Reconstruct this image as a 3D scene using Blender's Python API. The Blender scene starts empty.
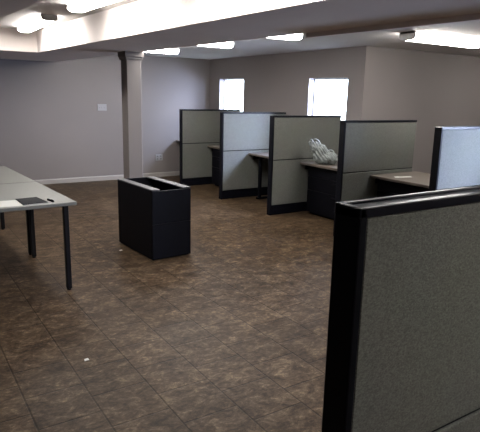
import bpy, bmesh, math, random
from mathutils import Vector, Matrix, noise

random.seed(4)
scene = bpy.context.scene
COL = scene.collection

# ------------------------------------------------------------------ measurements (metres)
CAM_H = 1.5843
F_PX, PITCH, YAW, ROLL = 533.663, 0.2199, 0.5812, 0.0229
W = 5.548            # right wall
L = 9.671            # back wall
ZC = 2.297           # ceiling over the cubicles
ZR = 2.365           # ceiling of the raised bays
ZB = 2.095           # underside of the soffits
YK, YA = 5.4155, 3.36  # far and near side of the alcove in the right wall
XA = 8.6
X0, Y0 = -3.2, -2.6
XP = 4.274           # free ends of the cubicle panels
PY = [8.5055, 7.1318, 5.838, 4.4986, 3.2321]
PT = 0.079
PH = 1.35


# ------------------------------------------------------------------ materials
def new_mat(name):
    m = bpy.data.materials.new(name)
    m.use_nodes = True
    nt = m.node_tree
    b = nt.nodes['Principled BSDF']
    return m, nt, b


def srgb(r, g, b):
    f = lambda c: (c / 255 / 12.92) if c / 255 <= 0.04045 else ((c / 255 + 0.055) / 1.055) ** 2.4
    return (f(r), f(g), f(b), 1)


def mat(name, col, rough=0.5, var=0.06, scale=6.0, bump=0.0, bscale=80.0, metal=0.0, spec=0.5):
    m, nt, b = new_mat(name)
    N, K = nt.nodes, nt.links
    tc = N.new('ShaderNodeTexCoord')
    n = N.new('ShaderNodeTexNoise')
    n.inputs['Scale'].default_value = scale
    n.inputs['Detail'].default_value = 4
    K.new(tc.outputs['Object'], n.inputs['Vector'])
    r = N.new('ShaderNodeValToRGB')
    c = col
    r.color_ramp.elements[0].position = 0.3
    r.color_ramp.elements[1].position = 0.7
    r.color_ramp.elements[0].color = (c[0] * (1 - var), c[1] * (1 - var), c[2] * (1 - var), 1)
    r.color_ramp.elements[1].color = (c[0] * (1 + var), c[1] * (1 + var), c[2] * (1 + var), 1)
    K.new(n.outputs['Fac'], r.inputs['Fac'])
    K.new(r.outputs['Color'], b.inputs['Base Color'])
    b.inputs['Roughness'].default_value = rough
    b.inputs['Metallic'].default_value = metal
    b.inputs['Specular IOR Level'].default_value = spec
    if bump > 0:
        n2 = N.new('ShaderNodeTexNoise')
        n2.inputs['Scale'].default_value = bscale
        n2.inputs['Detail'].default_value = 3
        K.new(tc.outputs['Object'], n2.inputs['Vector'])
        bp = N.new('ShaderNodeBump')
        bp.inputs['Strength'].default_value = bump
        bp.inputs['Distance'].default_value = 0.004
        K.new(n2.outputs['Fac'], bp.inputs['Height'])
        K.new(bp.outputs['Normal'], b.inputs['Normal'])
    return m


def fabric_mat():
    m, nt, b = new_mat('panel_fabric')
    N, K = nt.nodes, nt.links
    tc = N.new('ShaderNodeTexCoord')
    mp = N.new('ShaderNodeMapping')
    mp.inputs['Scale'].default_value = (1.0, 1.0, 1.6)
    K.new(tc.outputs['Object'], mp.inputs['Vector'])
    n = N.new('ShaderNodeTexNoise')
    n.inputs['Scale'].default_value = 150
    n.inputs['Detail'].default_value = 6
    n.inputs['Roughness'].default_value = 0.75
    K.new(mp.outputs['Vector'], n.inputs['Vector'])
    n2 = N.new('ShaderNodeTexNoise')
    n2.inputs['Scale'].default_value = 3
    K.new(tc.outputs['Object'], n2.inputs['Vector'])
    r = N.new('ShaderNodeValToRGB')
    r.color_ramp.elements[0].position = 0.36
    r.color_ramp.elements[1].position = 0.64
    r.color_ramp.elements[0].color = (0.077, 0.079, 0.070, 1)
    r.color_ramp.elements[1].color = (0.160, 0.163, 0.147, 1)
    K.new(n.outputs['Fac'], r.inputs['Fac'])
    mx = N.new('ShaderNodeMix')
    mx.data_type = 'RGBA'
    mx.blend_type = 'MULTIPLY'
    mx.inputs['Factor'].default_value = 0.12
    K.new(r.outputs['Color'], mx.inputs['A'])
    K.new(n2.outputs['Color'], mx.inputs['B'])
    K.new(mx.outputs['Result'], b.inputs['Base Color'])
    b.inputs['Roughness'].default_value = 0.95
    b.inputs['Specular IOR Level'].default_value = 0.15
    bp = N.new('ShaderNodeBump')
    bp.inputs['Strength'].default_value = 0.6
    bp.inputs['Distance'].default_value = 0.003
    K.new(n.outputs['Fac'], bp.inputs['Height'])
    K.new(bp.outputs['Normal'], b.inputs['Normal'])
    return m


def floor_mat():
    m, nt, b = new_mat('brown_slate_tile')
    N, K = nt.nodes, nt.links
    tc = N.new('ShaderNodeTexCoord')
    sep = N.new('ShaderNodeSeparateXYZ')
    K.new(tc.outputs['Object'], sep.inputs[0])
    T = 0.311
    ax = N.new('ShaderNodeMath'); ax.operation = 'ADD'; ax.inputs[1].default_value = -1.391 + 20 * T
    K.new(sep.outputs['X'], ax.inputs[0])
    ay = N.new('ShaderNodeMath'); ay.operation = 'ADD'; ay.inputs[1].default_value = -2.418 + 20 * T
    K.new(sep.outputs['Y'], ay.inputs[0])
    cmb = N.new('ShaderNodeCombineXYZ')
    K.new(ay.outputs[0], cmb.inputs['X'])
    K.new(ax.outputs[0], cmb.inputs['Y'])
    br = N.new('ShaderNodeTexBrick')
    br.offset = 0.5
    br.offset_frequency = 2
    br.inputs['Scale'].default_value = 1.0
    br.inputs['Brick Width'].default_value = T
    br.inputs['Row Height'].default_value = T
    br.inputs['Mortar Size'].default_value = 0.0055
    br.inputs['Mortar Smooth'].default_value = 0.3
    br.inputs['Bias'].default_value = 0.0
    br.inputs['Color1'].default_value = (0.86, 0.86, 0.86, 1)
    br.inputs['Color2'].default_value = (1.12, 1.12, 1.12, 1)
    br.inputs['Mortar'].default_value = (0.46, 0.44, 0.42, 1)
    K.new(cmb.outputs[0], br.inputs['Vector'])
    # streaky slate mottling
    mp = N.new('ShaderNodeMapping')
    mp.inputs['Scale'].default_value = (1.0, 1.4, 1.0)
    mp.inputs['Rotation'].default_value = (0, 0, 0.6)
    K.new(tc.outputs['Object'], mp.inputs['Vector'])
    n1 = N.new('ShaderNodeTexNoise')
    n1.inputs['Scale'].default_value = 8
    n1.inputs['Detail'].default_value = 9
    n1.inputs['Roughness'].default_value = 0.8
    n1.inputs['Distortion'].default_value = 0.6
    K.new(mp.outputs['Vector'], n1.inputs['Vector'])
    r1 = N.new('ShaderNodeValToRGB')
    e = r1.color_ramp.elements
    e[0].position = 0.33; e[0].color = FLOOR_DARK
    e[1].position = 0.70; e[1].color = FLOOR_LIGHT
    k = e.new(0.5); k.color = FLOOR_MID
    K.new(n1.outputs['Fac'], r1.inputs['Fac'])
    n2 = N.new('ShaderNodeTexNoise')
    n2.inputs['Scale'].default_value = 3.2
    n2.inputs['Detail'].default_value = 3
    K.new(tc.outputs['Object'], n2.inputs['Vector'])
    r2 = N.new('ShaderNodeValToRGB')
    r2.color_ramp.elements[0].position = 0.3
    r2.color_ramp.elements[0].color = (0.82, 0.80, 0.80, 1)
    r2.color_ramp.elements[1].position = 0.7
    r2.color_ramp.elements[1].color = (1.14, 1.14, 1.12, 1)
    K.new(n2.outputs['Fac'], r2.inputs['Fac'])
    m1 = N.new('ShaderNodeMix'); m1.data_type = 'RGBA'; m1.blend_type = 'MULTIPLY'; m1.inputs['Factor'].default_value = 1
    m1.clamp_result = False
    K.new(r1.outputs['Color'], m1.inputs['A']); K.new(r2.outputs['Color'], m1.inputs['B'])
    m2 = N.new('ShaderNodeMix'); m2.data_type = 'RGBA'; m2.blend_type = 'MULTIPLY'; m2.inputs['Factor'].default_value = 1
    K.new(m1.outputs['Result'], m2.inputs['A']); K.new(br.outputs['Color'], m2.inputs['B'])
    # small pale flecks
    n3 = N.new('ShaderNodeTexNoise')
    n3.inputs['Scale'].default_value = 34
    n3.inputs['Detail'].default_value = 5
    n3.inputs['Roughness'].default_value = 0.7
    K.new(mp.outputs['Vector'], n3.inputs['Vector'])
    r3 = N.new('ShaderNodeValToRGB')
    r3.color_ramp.elements[0].position = 0.36
    r3.color_ramp.elements[0].color = (0.62, 0.60, 0.58, 1)
    r3.color_ramp.elements[1].position = 0.70
    r3.color_ramp.elements[1].color = (1.75, 1.72, 1.66, 1)
    k3 = r3.color_ramp.elements.new(0.54); k3.color = (0.98, 0.98, 0.97, 1)
    K.new(n3.outputs['Fac'], r3.inputs['Fac'])
    m3 = N.new('ShaderNodeMix'); m3.data_type = 'RGBA'; m3.blend_type = 'MULTIPLY'; m3.inputs['Factor'].default_value = 1
    K.new(m2.outputs['Result'], m3.inputs['A']); K.new(r3.outputs['Color'], m3.inputs['B'])
    K.new(m3.outputs['Result'], b.inputs['Base Color'])
    b.inputs['Roughness'].default_value = 0.45
    b.inputs['Specular IOR Level'].default_value = 0.07
    bp = N.new('ShaderNodeBump')
    bp.inputs['Strength'].default_value = 0.25
    bp.inputs['Distance'].default_value = 0.003
    K.new(n1.outputs['Fac'], bp.inputs['Height'])
    bp2 = N.new('ShaderNodeBump')
    bp2.invert = True
    bp2.inputs['Strength'].default_value = 0.5
    bp2.inputs['Distance'].default_value = 0.002
    K.new(br.outputs['Fac'], bp2.inputs['Height'])
    K.new(bp.outputs['Normal'], bp2.inputs['Normal'])
    K.new(bp2.outputs['Normal'], b.inputs['Normal'])
    return m


def emit_mat(name, col, strength):
    m, nt, b = new_mat(name)
    b.inputs['Base Color'].default_value = (0.8, 0.8, 0.8, 1)
    b.inputs['Emission Color'].default_value = col
    b.inputs['Emission Strength'].default_value = strength
    return m


def glass_mat():
    m, nt, b = new_mat('window_glass')
    N, K = nt.nodes, nt.links
    t = N.new('ShaderNodeBsdfTransparent')
    t.inputs['Color'].default_value = (0.96, 0.98, 1.0, 1)
    g = N.new('ShaderNodeBsdfGlossy')
    g.inputs['Roughness'].default_value = 0.02
    x = N.new('ShaderNodeMixShader')
    x.inputs['Fac'].default_value = 0.06
    K.new(t.outputs[0], x.inputs[1]); K.new(g.outputs[0], x.inputs[2])
    K.new(x.outputs[0], N['Material Output'].inputs['Surface'])
    return m


FLOOR_DARK = (0.0130, 0.0076, 0.0040, 1)
FLOOR_MID = (0.045, 0.0290, 0.0168, 1)
FLOOR_LIGHT = (0.125, 0.090, 0.055, 1)
LAMP = 50.0
SKY = 14.0
DAY_LAMP = 560.0  # power of the added lamps outside the windows

M = dict(
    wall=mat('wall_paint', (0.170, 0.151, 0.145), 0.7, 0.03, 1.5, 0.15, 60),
    ceil=mat('ceiling_paint', (0.50, 0.475, 0.46), 0.8, 0.03, 2.0, 0.25, 90),
    soffit=mat('soffit_paint', (0.62, 0.56, 0.53), 0.75, 0.03, 2.0, 0.15, 70),
    base=mat('baseboard_paint', (0.28, 0.26, 0.245), 0.5, 0.02),
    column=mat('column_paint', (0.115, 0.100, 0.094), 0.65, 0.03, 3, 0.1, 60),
    floor=floor_mat(),
    fabric=fabric_mat(),
    frame=mat('panel_black_frame', (0.0026, 0.0029, 0.0052), 0.5, 0.1, 20, spec=0.1),
    black=mat('black_steel', (0.0022, 0.0022, 0.0040), 0.55, 0.1, 20, spec=0.11),
    rim=mat('sheen_grey_rim', (0.035, 0.035, 0.04), 0.45, 0.15, 30, metal=0.2),  # lighter grey paints in the light reflected off the metal lip
    inside=mat('cabinet_inside', (0.006, 0.006, 0.009), 0.7, 0.1, 20),
    laminate=mat('table_laminate', (0.097, 0.097, 0.086), 0.5, 0.03, 4),
    tedge=mat('table_edge_band', (0.115, 0.115, 0.10), 0.5, 0.03, 4),
    leg=mat('table_leg_black', (0.004, 0.0035, 0.004), 0.5, 0.1, 20, spec=0.15),
    desk=mat('desk_laminate', (0.088, 0.072, 0.059), 0.45, 0.04, 5),
    paper=mat('white_paper', (0.42, 0.42, 0.39), 0.8, 0.02),
    pad=mat('black_notepad', (0.010, 0.010, 0.011), 0.8, 0.1, 40, spec=0.1),
    plate=mat('white_plate', (0.27, 0.27, 0.28), 0.4, 0.02),
    slot=mat('dark_slot', (0.14, 0.14, 0.14), 0.5, 0.02),
    bag=mat('white_plastic_film', (0.185, 0.205, 0.20), 0.3, 0.08, 25),
    housing=mat('light_housing_grey', (0.30, 0.29, 0.28), 0.5, 0.03),
    lens=emit_mat('fluorescent_lens', (1.0, 0.965, 0.92, 1), LAMP),
    wframe=mat('window_white_vinyl', (0.75, 0.77, 0.78), 0.4, 0.02),
    glass=glass_mat(),
    ground=mat('pale_paving', (0.35, 0.36, 0.34), 0.9, 0.1, 3),
    cap=mat('panel_cap_black', (0.004, 0.0045, 0.008), 0.30, 0.1, 20, spec=0.2),
)


# ------------------------------------------------------------------ mesh helpers
def box(bm, x0, x1, y0, y1, z0, z1, bev=0.0, seg=2):
    v = [bm.verts.new(p) for p in ((x0, y0, z0), (x1, y0, z0), (x1, y1, z0), (x0, y1, z0),
                                   (x0, y0, z1), (x1, y0, z1), (x1, y1, z1), (x0, y1, z1))]
    fs = [bm.faces.new([v[i] for i in q]) for q in
          ((0, 3, 2, 1), (4, 5, 6, 7), (0, 1, 5, 4), (1, 2, 6, 5), (2, 3, 7, 6), (3, 0, 4, 7))]
    if bev > 0:
        es = list({e for f in fs for e in f.edges})
        bmesh.ops.bevel(bm, geom=es, offset=bev, segments=seg, affect='EDGES', profile=0.5)


def prism(bm, poly, z0, z1):
    """vertical prism over a plan polygon (counter-clockwise)"""
    n = len(poly)
    lo = [bm.verts.new((x, y, z0)) for x, y in poly]
    hi = [bm.verts.new((x, y, z1)) for x, y in poly]
    bm.faces.new(lo[::-1]); bm.faces.new(hi)
    for i in range(n):
        j = (i + 1) % n
        bm.faces.new((lo[i], lo[j], hi[j], hi[i]))


def extrude_x(bm, prof, x0, x1):
    """prism along x with a (y, z) profile"""
    a = [bm.verts.new((x0, y, z)) for y, z in prof]
    b = [bm.verts.new((x1, y, z)) for y, z in prof]
    bm.faces.new(a[::-1]); bm.faces.new(b)
    n = len(prof)
    for i in range(n):
        j = (i + 1) % n
        bm.faces.new((a[i], a[j], b[j], b[i]))


def obj(name, bm, material, parent=None, smooth=False):
    bmesh.ops.recalc_face_normals(bm, faces=bm.faces[:])
    me = bpy.data.meshes.new(name)
    bm.to_mesh(me); bm.free()
    me.materials.append(material)
    if smooth:
        for p in me.polygons:
            p.use_smooth = True
    o = bpy.data.objects.new(name, me)
    COL.objects.link(o)
    if parent:
        o.parent = parent
    return o


def bx(name, material, parent, *dims, bev=0.0):
    bm = bmesh.new()
    box(bm, *dims, bev=bev)
    return obj(name, bm, material, parent)


def tag(o, label, cat, group=None, kind=None):
    o['label'] = label
    o['category'] = cat
    if group:
        o['group'] = group
    if kind:
        o['kind'] = kind
    return o


def thing(name, loc, label, cat, group=None, rz=0.0, kind=None):
    o = bpy.data.objects.new(name, None)
    o.empty_display_size = 0.1
    COL.objects.link(o)
    o.location = loc
    o.rotation_euler = (0, 0, rz)
    return tag(o, label, cat, group, kind)


def dup(root, loc, label, rz=None):
    c = root.copy(); COL.objects.link(c)
    c.location = loc
    c['label'] = label
    if rz is not None:
        c.rotation_euler = (0, 0, rz)
    for ch in root.children:
        d = ch.copy(); COL.objects.link(d); d.parent = c
        for g in ch.children:
            e = g.copy(); COL.objects.link(e); e.parent = d
    return c


def struct(name, bm, m, label, cat):
    return tag(obj(name, bm, m), label, cat, kind='structure')


# ------------------------------------------------------------------ the room
bm = bmesh.new(); box(bm, X0 - .2, W + .2, Y0 - .2, L + .2, -.12, 0)
box(bm, W + .2, XA + .2, YA - .2, YK + .2, -.12, 0)
struct('floor', bm, M['floor'], 'brown mottled slate-look tile floor of the office', 'floor')

bm = bmesh.new(); box(bm, X0 - .2, W + .2, L, L + .2, 0, 2.6)
struct('wall_back', bm, M['wall'], 'pale pinkish far wall behind the column and the first cubicle', 'wall')
bm = bmesh.new(); box(bm, X0 - .2, X0, Y0 - .2, L, 0, 2.6)
struct('wall_left', bm, M['wall'], 'pale left side wall beyond the white tables', 'wall')
bm = bmesh.new(); box(bm, X0, W, Y0 - .2, Y0, 0, 2.6)
struct('wall_front', bm, M['wall'], 'pale wall at the near end of the office', 'wall')

bm = bmesh.new(); box(bm, W + .2, 60, -40, 60, -.35, -.25)
struct('ground', bm, M['ground'], 'pale paved ground outside the windows', 'ground')

WIN = [(8.424, 9.284, 1.12, 1.915), (5.731, 6.579, 1.12, 1.885), (1.70, 2.62, 1.12, 1.885)]


def holed_wall(bm, y0, y1, holes):
    ys = [y0]
    for a, b, c, d in sorted(holes):
        box(bm, W, W + .2, ys[-1], a, 0, 2.6)
        box(bm, W, W + .2, a, b, 0, c)
        box(bm, W, W + .2, a, b, d, 2.6)
        ys.append(b)
    box(bm, W, W + .2, ys[-1], y1, 0, 2.6)


bm = bmesh.new()
holed_wall(bm, YK, L, WIN[:2])
holed_wall(bm, Y0 - .2, YA, WIN[2:])
struct('wall_right', bm, M['wall'], 'long right wall with small windows above the cubicles', 'wall')
bm = bmesh.new()
box(bm, W + .2, XA, YK, YK + .2, 0, 2.6)
box(bm, W + .2, XA, YA - .2, YA, 0, 2.6)
box(bm, XA, XA + .2, YA - .2, YK + .2, 0, 2.6)
struct('wall_alcove', bm, M['wall'], 'alcove walls opening off the right wall behind the fourth cubicle panel', 'wall')


def xn(y): return 2.025 - .049 * (y - 2)      # near edge of the long soffit
def xf(y): return 2.985 - .060 * (y - 2)      # far edge


bm = bmesh.new()
box(bm, 2.0, W + .2, Y0 - .2, L + .2, ZC, 2.6)
box(bm, W + .2, XA + .2, YA - .2, YK + .2, ZC, 2.6)
struct('ceiling', bm, M['ceil'], 'low white ceiling above the row of cubicles', 'ceiling')
bm = bmesh.new()
prism(bm, [(X0 - .2, Y0 - .2), (2.0, Y0 - .2), (2.0, L + .2), (X0 - .2, L + .2)], ZR, 2.6)
struct('ceiling_bay', bm, M['ceil'], 'raised ceiling bay beside the long soffit', 'ceiling')
bm = bmesh.new()
prism(bm, [(xn(Y0), Y0), (xf(Y0), Y0), (xf(L), L), (X0, L), (X0, 7.62), (1.75, 7.62)], ZB, 2.45)
struct('trim_1', bm, M['soffit'], 'wide dropped soffit running the length of the room over the column', 'soffit')
bm = bmesh.new()
prism(bm, [(-.25, Y0), (.80 + .049 * 6.1, Y0), (.80, 3.5), (.60, 7.62), (-.45, 7.62)], ZB, 2.45)
struct('trim_2', bm, M['soffit'], 'dropped ceiling beam above the white tables', 'soffit')
bm = bmesh.new()
prism(bm, [(xf(Y0), Y0), (xf(Y0) + .03, Y0), (xf(3.5) + .03, 3.5), (xf(3.5), 3.5)], 2.060, 2.11)
struct('trim_3', bm, M['soffit'], 'narrow board along the cubicle side edge of the soffit', 'trim')

bm = bmesh.new()
extrude_x(bm, [(L - .016, 0), (L, 0), (L, .085), (L - .006, .085), (L - .016, .07)], X0, W)
struct('baseboard_back', bm, M['base'], 'white baseboard along the far wall', 'baseboard')

# column
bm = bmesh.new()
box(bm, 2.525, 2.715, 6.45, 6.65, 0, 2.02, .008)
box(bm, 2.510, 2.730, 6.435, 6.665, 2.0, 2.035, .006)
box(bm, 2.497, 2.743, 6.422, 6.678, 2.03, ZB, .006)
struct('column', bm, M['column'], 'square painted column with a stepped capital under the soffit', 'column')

# windows
wl = ['small bright window in the right wall above the farthest cubicle panel',
      'small bright window above the cubicle with the plastic bag',
      'small window in the right wall beside the bluish lit panel']
for i, (a, b, c, d) in enumerate(WIN):
    w = thing('window_%d' % (i + 1), (W + .13, (a + b) / 2, c), wl[i], 'window', kind='structure')
    hw, h = (b - a) / 2, d - c
    bm = bmesh.new()
    t = .02
    box(bm, -.02, .05, -hw, hw, 0, t); box(bm, -.02, .05, -hw, hw, h - t, h)
    box(bm, -.02, .05, -hw, -hw + t, t, h - t); box(bm, -.02, .05, hw - t, hw, t, h - t)
    obj('window_frame', bm, M['wframe'], w)
    bm = bmesh.new(); box(bm, .012, .018, -hw + t, hw - t, t, h - t)
    obj('window_pane', bm, M['glass'], w)
    lp = bpy.data.lights.new('daylight', 'AREA')
    lp.shape = 'RECTANGLE'; lp.size = (b - a); lp.size_y = h
    lp.cycles.is_portal = True
    lo = bpy.data.objects.new('daylight_portal', lp); COL.objects.link(lo)
    lo.location = (W + .21, (a + b) / 2, (c + d) / 2)
    lo.rotation_euler = (math.pi / 2, 0, math.pi / 2)      # local -z towards -x

# ------------------------------------------------------------------ cubicle panels
PL = W - .055 - XP


def make_panel(loc, seam, h, label, length):
    """free end at local x=0, far face at local y=0"""
    r = thing('cubicle_divider', loc, label, 'cubicle panel', 'cubicle panels along the right wall')
    t = PT
    bm = bmesh.new()
    box(bm, 0, .024, -t, 0, 0, h - .012, .004)
    obj('end_post', bm, M['frame'], r)
    # top cap: two rounded lips with a shallow channel between them
    bm = bmesh.new()
    box(bm, .0, length, -t, -t + .014, h - .024, h, .0025)
    box(bm, .0, length, -.014, 0, h - .024, h, .0025)
    box(bm, .0, length, -t + .012, -.012, h - .024, h - .007)
    box(bm, .0, .02, -t, 0, h - .024, h, .004)
    obj('top_cap', bm, M['cap'], r)
    bm = bmesh.new()
    box(bm, .024, length, -t + .004, -.004, 0, .135, .003)
    box(bm, .024, length, -t + .001, -.001, .118, .14, .002)
    obj('kick_base', bm, M['frame'], r)
    bm = bmesh.new()
    box(bm, .024, length, -t + .012, -.012, .14, h - .024)
    obj('inner_frame', bm, M['frame'], r)
    for z0, z1 in ((.141, seam - .0065), (seam + .0065, h - .025)):
        bm = bmesh.new()
        box(bm, .026, length - .004, -t + .0025, -.0025, z0, z1, .004, 3)
        obj('fabric_tile', bm, M['fabric'], r)
    return r


pan = make_panel((XP, PY[0], 0), .757, PH, 'farthest cubicle panel, nearest the back wall, under the first window', PL)
dup(pan, (XP, PY[1], 0), 'second cubicle panel from the back wall, upper fabric washed in blue window light')
dup(pan, (XP, PY[2], 0), 'cubicle panel directly behind the white plastic bag')
dup(pan, (XP, PY[3], 0), 'cubicle panel behind the desk with the paper slip, in front of the plastic bag')
dup(pan, (XP, PY[4], 0), 'pale blue lit cubicle panel cut by the right edge of the photo')
make_panel((.8183, .7822 + PT, 0), .700, 1.36,
           'big nearest cubicle panel with grey-green speckled fabric and thick black end', 1.5)

# ------------------------------------------------------------------ cubicle desks
DX0, DX1, DZ = 4.765, W - .006, .712


def make_desk(y0, y1, label, leg=True, DX0=4.765, name='cubicle_desk'):
    r = thing(name, (DX0, y0, 0), label, 'desk', 'desks between the cubicle panels')
    n = y1 - y0
    bm = bmesh.new()
    box(bm, 0, DX1 - DX0, .002, n - .002, DZ - .03, DZ, .006, 3)
    obj('work_surface', bm, M['desk'], r)
    if leg:
        bm = bmesh.new()
        box(bm, .06, .105, n * .80, n * .80 + .04, .02, DZ - .03, .004)
        box(bm, .03, DX1 - DX0 - .2, n * .80 - .005, n * .80 + .045, 0, .03, .006)
        obj('support_leg', bm, M['black'], r)
    for yy in (.02, n - .04):
        bm = bmesh.new()
        box(bm, .08, DX1 - DX0 - .1, yy, yy + .02, DZ - .1, DZ - .03, .002)
        obj('bracket', bm, M['black'], r)
    return r


make_desk(PY[0] + .002, L - .018, 'desk behind the farthest cubicle panel, against the back wall')
make_desk(PY[1] + .002, PY[0] - PT - .002, 'desk in the cubicle between the farthest and second panels', False, 4.79)
make_desk(PY[2] + .002, PY[1] - PT - .002, 'desk with a slim black leg in front of the blue-washed panel')
make_desk(PY[3] + .002, PY[2] - PT - .002, 'desk carrying the crumpled white plastic bag', False)
make_desk(PY[4] + .002, PY[3] - PT - .002, 'tan desk in the nearest cubicle bay with a paper slip on it', False, 4.73)


def make_pedestal(loc, label, width, depth):
    """drawers face -x"""
    r = thing('file_pedestal', loc, label, 'filing pedestal', 'black pedestals under the desks')
    h = DZ - .035
    bm = bmesh.new(); box(bm, .02, depth, 0, width, .03, h, .004); obj('body', bm, M['black'], r)
    bm = bmesh.new(); box(bm, .05, depth - .03, .02, width - .02, 0, .03); obj('plinth', bm, M['black'], r)
    for z0, z1 in ((.035, .34), (.346, .53), (.536, h - .002)):
        bm = bmesh.new(); box(bm, 0, .019, .003, width - .003, z0, z1, .003)
        d = obj('drawer', bm, M['black'], r)
        bm = bmesh.new(); box(bm, -.012, .0, width / 2 - .05, width / 2 + .05, z1 - .05, z1 - .038, .003)
        obj('drawer_pull', bm, M['black'], d)
    return r


pk = .06
make_pedestal((DX0 + pk, PY[0] - PT - .62, 0), 'dark pedestal under the desk beside the farthest cubicle panel', .50, .6)
make_pedestal((DX0 + pk, PY[3] + .06, 0), 'wide dark pedestal under the desk with the plastic bag', 1.09, .6)
make_pedestal((DX0 + pk, PY[4] + .10, 0), 'wide dark pedestal under the nearest tan desk with the paper slip', 1.04, .6)

# ------------------------------------------------------------------ free-standing open cabinet
r = thing('file_cabinet', (2.222, 5.026, 0), 'black open-topped metal cabinet standing alone on the tile floor', 'cabinet', rz=math.radians(3.2))
hx, hy, h = .2135, .399, .703
bm = bmesh.new()
box(bm, -hx, -hx + .02, -hy + .02, hy, .012, h - .012, .002)
box(bm, hx - .02, hx, -hy + .02, hy, .012, h - .012, .002)
box(bm, -hx + .02, hx - .02, hy - .02, hy, .012, h - .012, .002)
box(bm, -hx + .02, hx - .02, -hy + .02, -hy + .035, .012, h - .02, .002)
obj('body', bm, M['black'], r)
bm = bmesh.new(); box(bm, -hx + .02, hx - .02, -hy + .035, hy - .02, .035, .06); obj('inside_floor', bm, M['inside'], r)
for s in (-1, 1):
    bm = bmesh.new()
    a, b = sorted((s * hx, s * (hx - .085)))
    box(bm, a, b, -hy + .005, hy - .002, h - .014, h, .004)
    obj('rim', bm, M['rim'], r)['label'] = 'metal rim with a painted grey sheen'
bm = bmesh.new(); box(bm, -hx + .085, hx - .085, hy - .022, hy - .002, h - .014, h - .002, .003); obj('rim', bm, M['black'], r)
for z0, z1 in ((.012, .361), (.363, h - .016)):
    bm = bmesh.new(); box(bm, -hx + .001, hx - .001, -hy, -hy + .019, z0, z1, .003)
    obj('drawer_front', bm, M['black'], r)
bm = bmesh.new(); box(bm, -hx + .015, hx - .015, -hy + .03, hy - .015, 0, .012); obj('plinth', bm, M['black'], r)

# ------------------------------------------------------------------ white tables (origin at near right corner)
TZ = .738


def make_table(loc, length, width, label, rz):
    r = thing('work_table', loc, label, 'table', 'pale laminate tables on the left', rz)
    bm = bmesh.new(); box(bm, -width, 0, 0, length, TZ - .028, TZ, .004)
    t = obj('tabletop', bm, M['laminate'], r)
    for yy in (.22, length - .26):
        bm = bmesh.new(); box(bm, -width + .25, -.28, yy, yy + .04, TZ - .06, TZ - .028)
        obj('support_rail', bm, M['leg'], r)
    for xx in (-.1, -width + .055):
        for yy in (.028, length - .074):
            bm = bmesh.new()
            box(bm, xx, xx + .040, yy, yy + .040, .012, TZ - .028, .004)
            lg = obj('leg', bm, M['leg'], r)
            bm = bmesh.new()
            bmesh.ops.create_cone(bm, cap_ends=True, segments=16, radius1=.017, radius2=.019, depth=.012,
                                  matrix=Matrix.Translation((xx + .020, yy + .020, .006)))
            obj('foot', bm, M['leg'], lg)
    return r


RZ = math.radians(2.6)
make_table((1.202, 4.205, 0), 1.15, 1.5, 'pale laminate table with black legs, near one holding the paper and notepad', RZ)
make_table((1.202 - 1.165 * math.sin(RZ), 4.205 + 1.165 * math.cos(RZ), 0), 1.30, 1.5,
           'pale laminate table butted behind the one with papers, nearer the back wall', RZ)


# ------------------------------------------------------------------ things on the table
def quad_slab(name, pts, z, t, m, label, cat, bev=0):
    bm = bmesh.new()
    cx = sum(p[0] for p in pts) / 4; cy = sum(p[1] for p in pts) / 4
    prism(bm, [(x - cx, y - cy) for x, y in pts], 0, t)
    o = obj(name, bm, m)
    o.location = (cx, cy, z)
    return tag(o, label, cat)


quad_slab('paper_sheet', [(.50, 4.235), (.800, 4.225), (.795, 4.475), (.52, 4.49)], TZ + .0005, .0012, M['paper'],
          'white paper sheet at the near edge of the table beside the black notepad', 'paper')
n = thing('notepad', (.89, 4.375, TZ + .0005), 'thin black notepad lying beside the white paper on the table', 'notepad', rz=0)
bm = bmesh.new(); prism(bm, [(-.083, -.145), (.100, -.120), (.070, .135), (-.093, .115)], 0, .004); obj('page_block', bm, M['paper'], n)
bm = bmesh.new(); prism(bm, [(-.085, -.147), (.102, -.122), (.072, .137), (-.095, .117)], .004, .007); obj('cover', bm, M['pad'], n)
pn = thing('pen', (1.025, 4.31, TZ + .0075), 'short black pen lying by the notepad near the table corner', 'pen', rz=math.radians(98))
bm = bmesh.new()
bmesh.ops.create_cone(bm, cap_ends=True, segments=14, radius1=.007, radius2=.007, depth=.11,
                      matrix=Matrix.Rotation(math.pi / 2, 4, 'Y'))
obj('barrel', bm, M['pad'], pn)
bm = bmesh.new()
bmesh.ops.create_cone(bm, cap_ends=True, segments=14, radius1=.007, radius2=.0015, depth=.018,
                      matrix=Matrix.Translation((.064, 0, 0)) @ Matrix.Rotation(math.pi / 2, 4, 'Y'))
obj('tip', bm, M['pad'], pn)
bm = bmesh.new(); box(bm, -.055, -.012, -.0025, .0025, .007, .011, .001); obj('clip', bm, M['pad'], pn)

quad_slab('paper_slip', [(4.83, 4.12), (5.06, 4.07), (5.13, 4.15), (4.90, 4.20)], DZ + .0005, .0012, M['paper'],
          'narrow white paper slip on the tan desk', 'paper')
for (x, y, s, lb) in ((.869, 2.987, .014, 'tiny white scrap on the tiles in the near foreground'),
                      (1.895, 5.12, .016, 'tiny pale scrap on the tiles beside the black open cabinet')):
    quad_slab('paper_scrap', [(x - s, y - s * .7), (x + s, y - s * .6), (x + s * .9, y + s), (x - s * .7, y + s * .8)],
              .0005, .003, M['paper'], lb, 'scrap')

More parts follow.
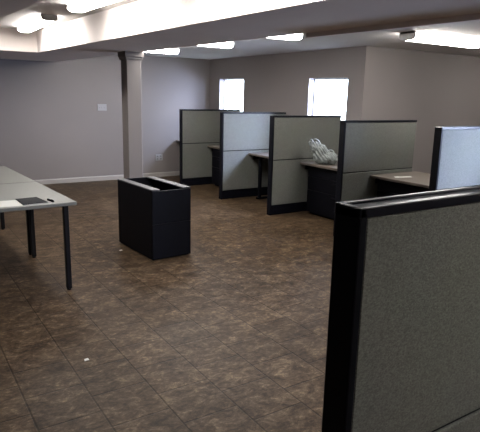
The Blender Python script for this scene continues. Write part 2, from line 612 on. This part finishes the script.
# ------------------------------------------------------------------ plastic bag on the desk
r = thing('plastic_bag', (4.93, 5.42, DZ), 'crumpled white plastic carrier bag standing on the cubicle desk', 'bag', rz=-.741)
bm = bmesh.new()
for u, z, ru, rz_, rd in ((0, .085, .120, .085, .10), (.085, .080, .070, .082, .085), (-.075, .140, .095, .130, .08),
                          (-.145, .220, .066, .085, .055), (-.200, .280, .036, .050, .030), (-.03, .15, .08, .05, .06)):
    bmesh.ops.create_icosphere(bm, subdivisions=3, radius=1.0,
                               matrix=Matrix.Translation((u, 0, z)) @ Matrix.Diagonal((ru, rd, rz_, 1)))
tmp_me = bpy.data.meshes.new('bag_lumps'); bm.to_mesh(tmp_me); bm.free()
tmp = bpy.data.objects.new('bag_lumps', tmp_me); COL.objects.link(tmp)
md = tmp.modifiers.new('remesh', 'REMESH'); md.mode = 'VOXEL'; md.voxel_size = .006
bpy.context.view_layer.update()
dg = bpy.context.evaluated_depsgraph_get()
me2 = bpy.data.meshes.new_from_object(tmp.evaluated_get(dg))
bpy.data.objects.remove(tmp); bpy.data.meshes.remove(tmp_me)
bm = bmesh.new(); bm.from_mesh(me2); bpy.data.meshes.remove(me2)
bmesh.ops.smooth_vert(bm, verts=bm.verts[:], factor=.5, use_axis_x=True, use_axis_y=True, use_axis_z=True)
bm.normal_update()
mv = []
for v in bm.verts:
    p = v.co
    q = Vector((p.x * .8 + p.z * .55, p.y, p.z * .7 - p.x * .3))      # creases run up towards the gathered corner
    c = noise.ridged_multi_fractal(Vector((q.x * 26, q.y * 22, q.z * 5)), .8, 2.1, 4, 1.0, 2.0)
    g = noise.noise(p * 11)
    mv.append(v.normal * ((c - 1.0) * .016 + g * .005))
for v, d in zip(bm.verts, mv):
    v.co += d
    v.co.z = max(v.co.z, 0.0)
obj('bag_body', bm, M['bag'], r, False)


def ribbon(name, pts, width, thick, parent):
    bm = bmesh.new(); prev = None
    for i, p in enumerate(pts):
        p = Vector(p)
        a = Vector(pts[max(0, i - 1)]); b = Vector(pts[min(len(pts) - 1, i + 1)])
        t = (b - a).normalized()
        side = Vector((.25, 1, .15)); side = (side - t * side.dot(t)).normalized()
        nn = t.cross(side)
        w2 = width * (.55 + .45 * abs(math.cos(math.pi * i / (len(pts) - 1)))) / 2
        ring = [bm.verts.new(p + side * sx * w2 + nn * sn * thick / 2) for sx, sn in ((-1, -1), (1, -1), (1, 1), (-1, 1))]
        if prev:
            for k in range(4):
                bm.faces.new((prev[k], prev[(k + 1) % 4], ring[(k + 1) % 4], ring[k]))
        else:
            bm.faces.new(ring[::-1])
        prev = ring
    bm.faces.new(prev)
    return obj(name, bm, M['bag'], parent, True)


def loop(cu, cz, wu, hz, lean, y):
    return [(cu + wu * math.cos(a) + lean * math.sin(a), y + .010 * math.sin(2 * a), cz + hz * math.sin(a))
            for a in [math.pi * i / 14 for i in range(15)]]


ribbon('handle', loop(-.135, .255, .060, .085, -.02, -.03), .042, .004, r)
ribbon('handle', loop(.035, .140, .065, .055, .02, .02), .046, .004, r)

# ------------------------------------------------------------------ wall plates
s = thing('light_switch', (3.295, L, 1.337), 'white switch plate on the far wall left of the column', 'switch')
bm = bmesh.new(); box(bm, -.085, .085, -.008, 0, -.058, .058, .003); obj('plate', bm, M['plate'], s)
for k in (-.045, 0, .045):
    bm = bmesh.new(); box(bm, k - .008, k + .008, -.016, -.008, -.014, .014, .002); obj('toggle', bm, M['plate'], s)
s = thing('wall_outlet', (4.412, L, .38), 'white power outlet low on the far wall right of the column', 'outlet')
bm = bmesh.new(); box(bm, -.075, .075, -.008, 0, -.06, .06, .003); obj('plate', bm, M['plate'], s)
for k in (-.035, .035):
    for zz in (-.025, .025):
        bm = bmesh.new(); box(bm, k - .014, k + .014, -.0105, -.008, zz - .014, zz + .014, .002)
        obj('socket', bm, M['slot'], s)


# ------------------------------------------------------------------ fluorescent lights (long axis = local x, hung from z=0 down)
def make_light(loc, label, group, rz=0.0, ln=1.24, wd=.20, ht=.084):
    r = thing('fluorescent_light', loc, label, 'ceiling light', group, rz)
    hl, hw = ln / 2, wd / 2
    bm = bmesh.new(); box(bm, -hl, hl, -hw + .01, hw - .01, -.022, 0); obj('housing', bm, M['housing'], r)
    prof = [(-hw, -.02), (-hw, -ht * .62), (-hw + .012, -ht * .85), (-hw + .035, -ht * .97), (-hw + .06, -ht),
            (hw - .06, -ht), (hw - .035, -ht * .97), (hw - .012, -ht * .85), (hw, -ht * .62), (hw, -.02)]
    bm = bmesh.new(); extrude_x(bm, prof, -hl + .02, hl - .02)
    obj('diffuser', bm, M['lens'], r)
    cap = [(y * 1.03, z * 1.03 if z < -.03 else 0) for y, z in prof]
    for x0, x1 in ((-hl, -hl + .02), (hl - .02, hl)):
        bm = bmesh.new(); extrude_x(bm, cap, x0, x1); obj('end_cap', bm, M['housing'], r)
    return r


GL = 'fluorescent lights over the cubicles'
far0 = make_light((3.29, 7.86, ZC), 'farthest ceiling light beyond the soffit, close to the column', GL)
dup(far0, (3.31, 6.31, ZC), 'middle one of the three ceiling lights half hidden behind the soffit')
dup(far0, (3.31, 4.89, ZC), 'ceiling light over the soffit edge, directly left above the second window')
make_light((5.34, 4.035, ZC), 'long ceiling light with grey end cap above the nearest desk', GL)
make_light((7.9, 4.0, ZC), 'added short ceiling light in the alcove, past the right edge of the photo', GL, ln=.74)  # added out of view to brighten the alcove walls
GB = 'fluorescent lights in the raised bay'
rb = math.pi / 2 + .049
n0 = make_light((1.520, 6.62, ZR), 'far ceiling light in the raised bay, its end against the lit end face', GB, math.pi / 2 - .03, 1.38, .16, .062)
n1 = make_light((1.580, 4.54, ZR), 'ceiling light in the raised bay cut by the top edge of the photo', GB, rb, 1.28, .16, .060)
dup(n1, (1.670, 2.85, ZR), 'ceiling light in the raised bay overhead, beside the soffit face')
dup(n1, (1.755, 1.00, ZR), 'added ceiling light in the raised bay straight above the big nearest panel')  # unseen lamp added for more light at the near end
dup(n1, (1.820, -1.00, ZR), 'added ceiling light in the raised bay behind the viewpoint')  # added behind the camera to light the nearest panel's front
dup(far0, (3.84, -1.00, ZC), 'added ceiling light near the front wall on the cubicle side')  # one more unseen lamp, added to lift the dark near side

# ------------------------------------------------------------------ daylight sky and added lamps outside the windows
w = bpy.data.worlds.new('daylight')
scene.world = w
w.use_nodes = True
bg = w.node_tree.nodes['Background']
bg.inputs['Color'].default_value = (0.80, 0.91, 1.0, 1)
bg.inputs['Strength'].default_value = SKY

for (x, y, z, e) in ((6.30, 5.98, 1.90, DAY_LAMP * .85), (6.30, 1.98, 1.90, DAY_LAMP * 1.25), (6.30, 8.62, 1.90, DAY_LAMP * .3)):  # added area lamps outside, aimed through the windows for the bluish wash
    al = bpy.data.lights.new('daylight', 'AREA')
    al.shape = 'RECTANGLE'; al.size = .8; al.size_y = .9
    al.energy = e
    al.color = (0.62, 0.71, 1.0)
    ao = bpy.data.objects.new('added_day_lamp', al); COL.objects.link(ao)
    ao.location = (x, y, z)
    ao.rotation_euler = Vector((-.74, .58, -.34)).to_track_quat('-Z', 'Z').to_euler()

# ------------------------------------------------------------------ camera
cam = bpy.data.cameras.new('camera')
co = bpy.data.objects.new('camera', cam); COL.objects.link(co)
s_, c_ = math.sin(YAW), math.cos(YAW)
sp, cp = math.sin(PITCH), math.cos(PITCH)
fw = Vector((s_ * cp, c_ * cp, -sp)); rt = Vector((c_, -s_, 0)); up = Vector((s_ * sp, c_ * sp, cp))
cr, sr = math.cos(ROLL), math.sin(ROLL)
Rc = rt * cr + up * sr
Uc = up * cr - rt * sr
m = Matrix.Identity(4)
for i in range(3):
    m[i][0], m[i][1], m[i][2] = Rc[i], Uc[i], -fw[i]
m[2][3] = CAM_H
co.matrix_world = m
cam.sensor_fit = 'HORIZONTAL'
cam.sensor_width = 36
cam.lens = F_PX * 36 / 480
cam.clip_start = .02
scene.camera = co

scene.view_settings.view_transform = 'Standard'
scene.view_settings.look = 'None'
scene.view_settings.exposure = 0.0
scene.view_settings.gamma = 1
scene.view_settings.use_curve_mapping = False
scene.cycles.use_denoising = True
scene.cycles.use_light_tree = False
scene.cycles.max_bounces = 10
scene.cycles.diffuse_bounces = 6
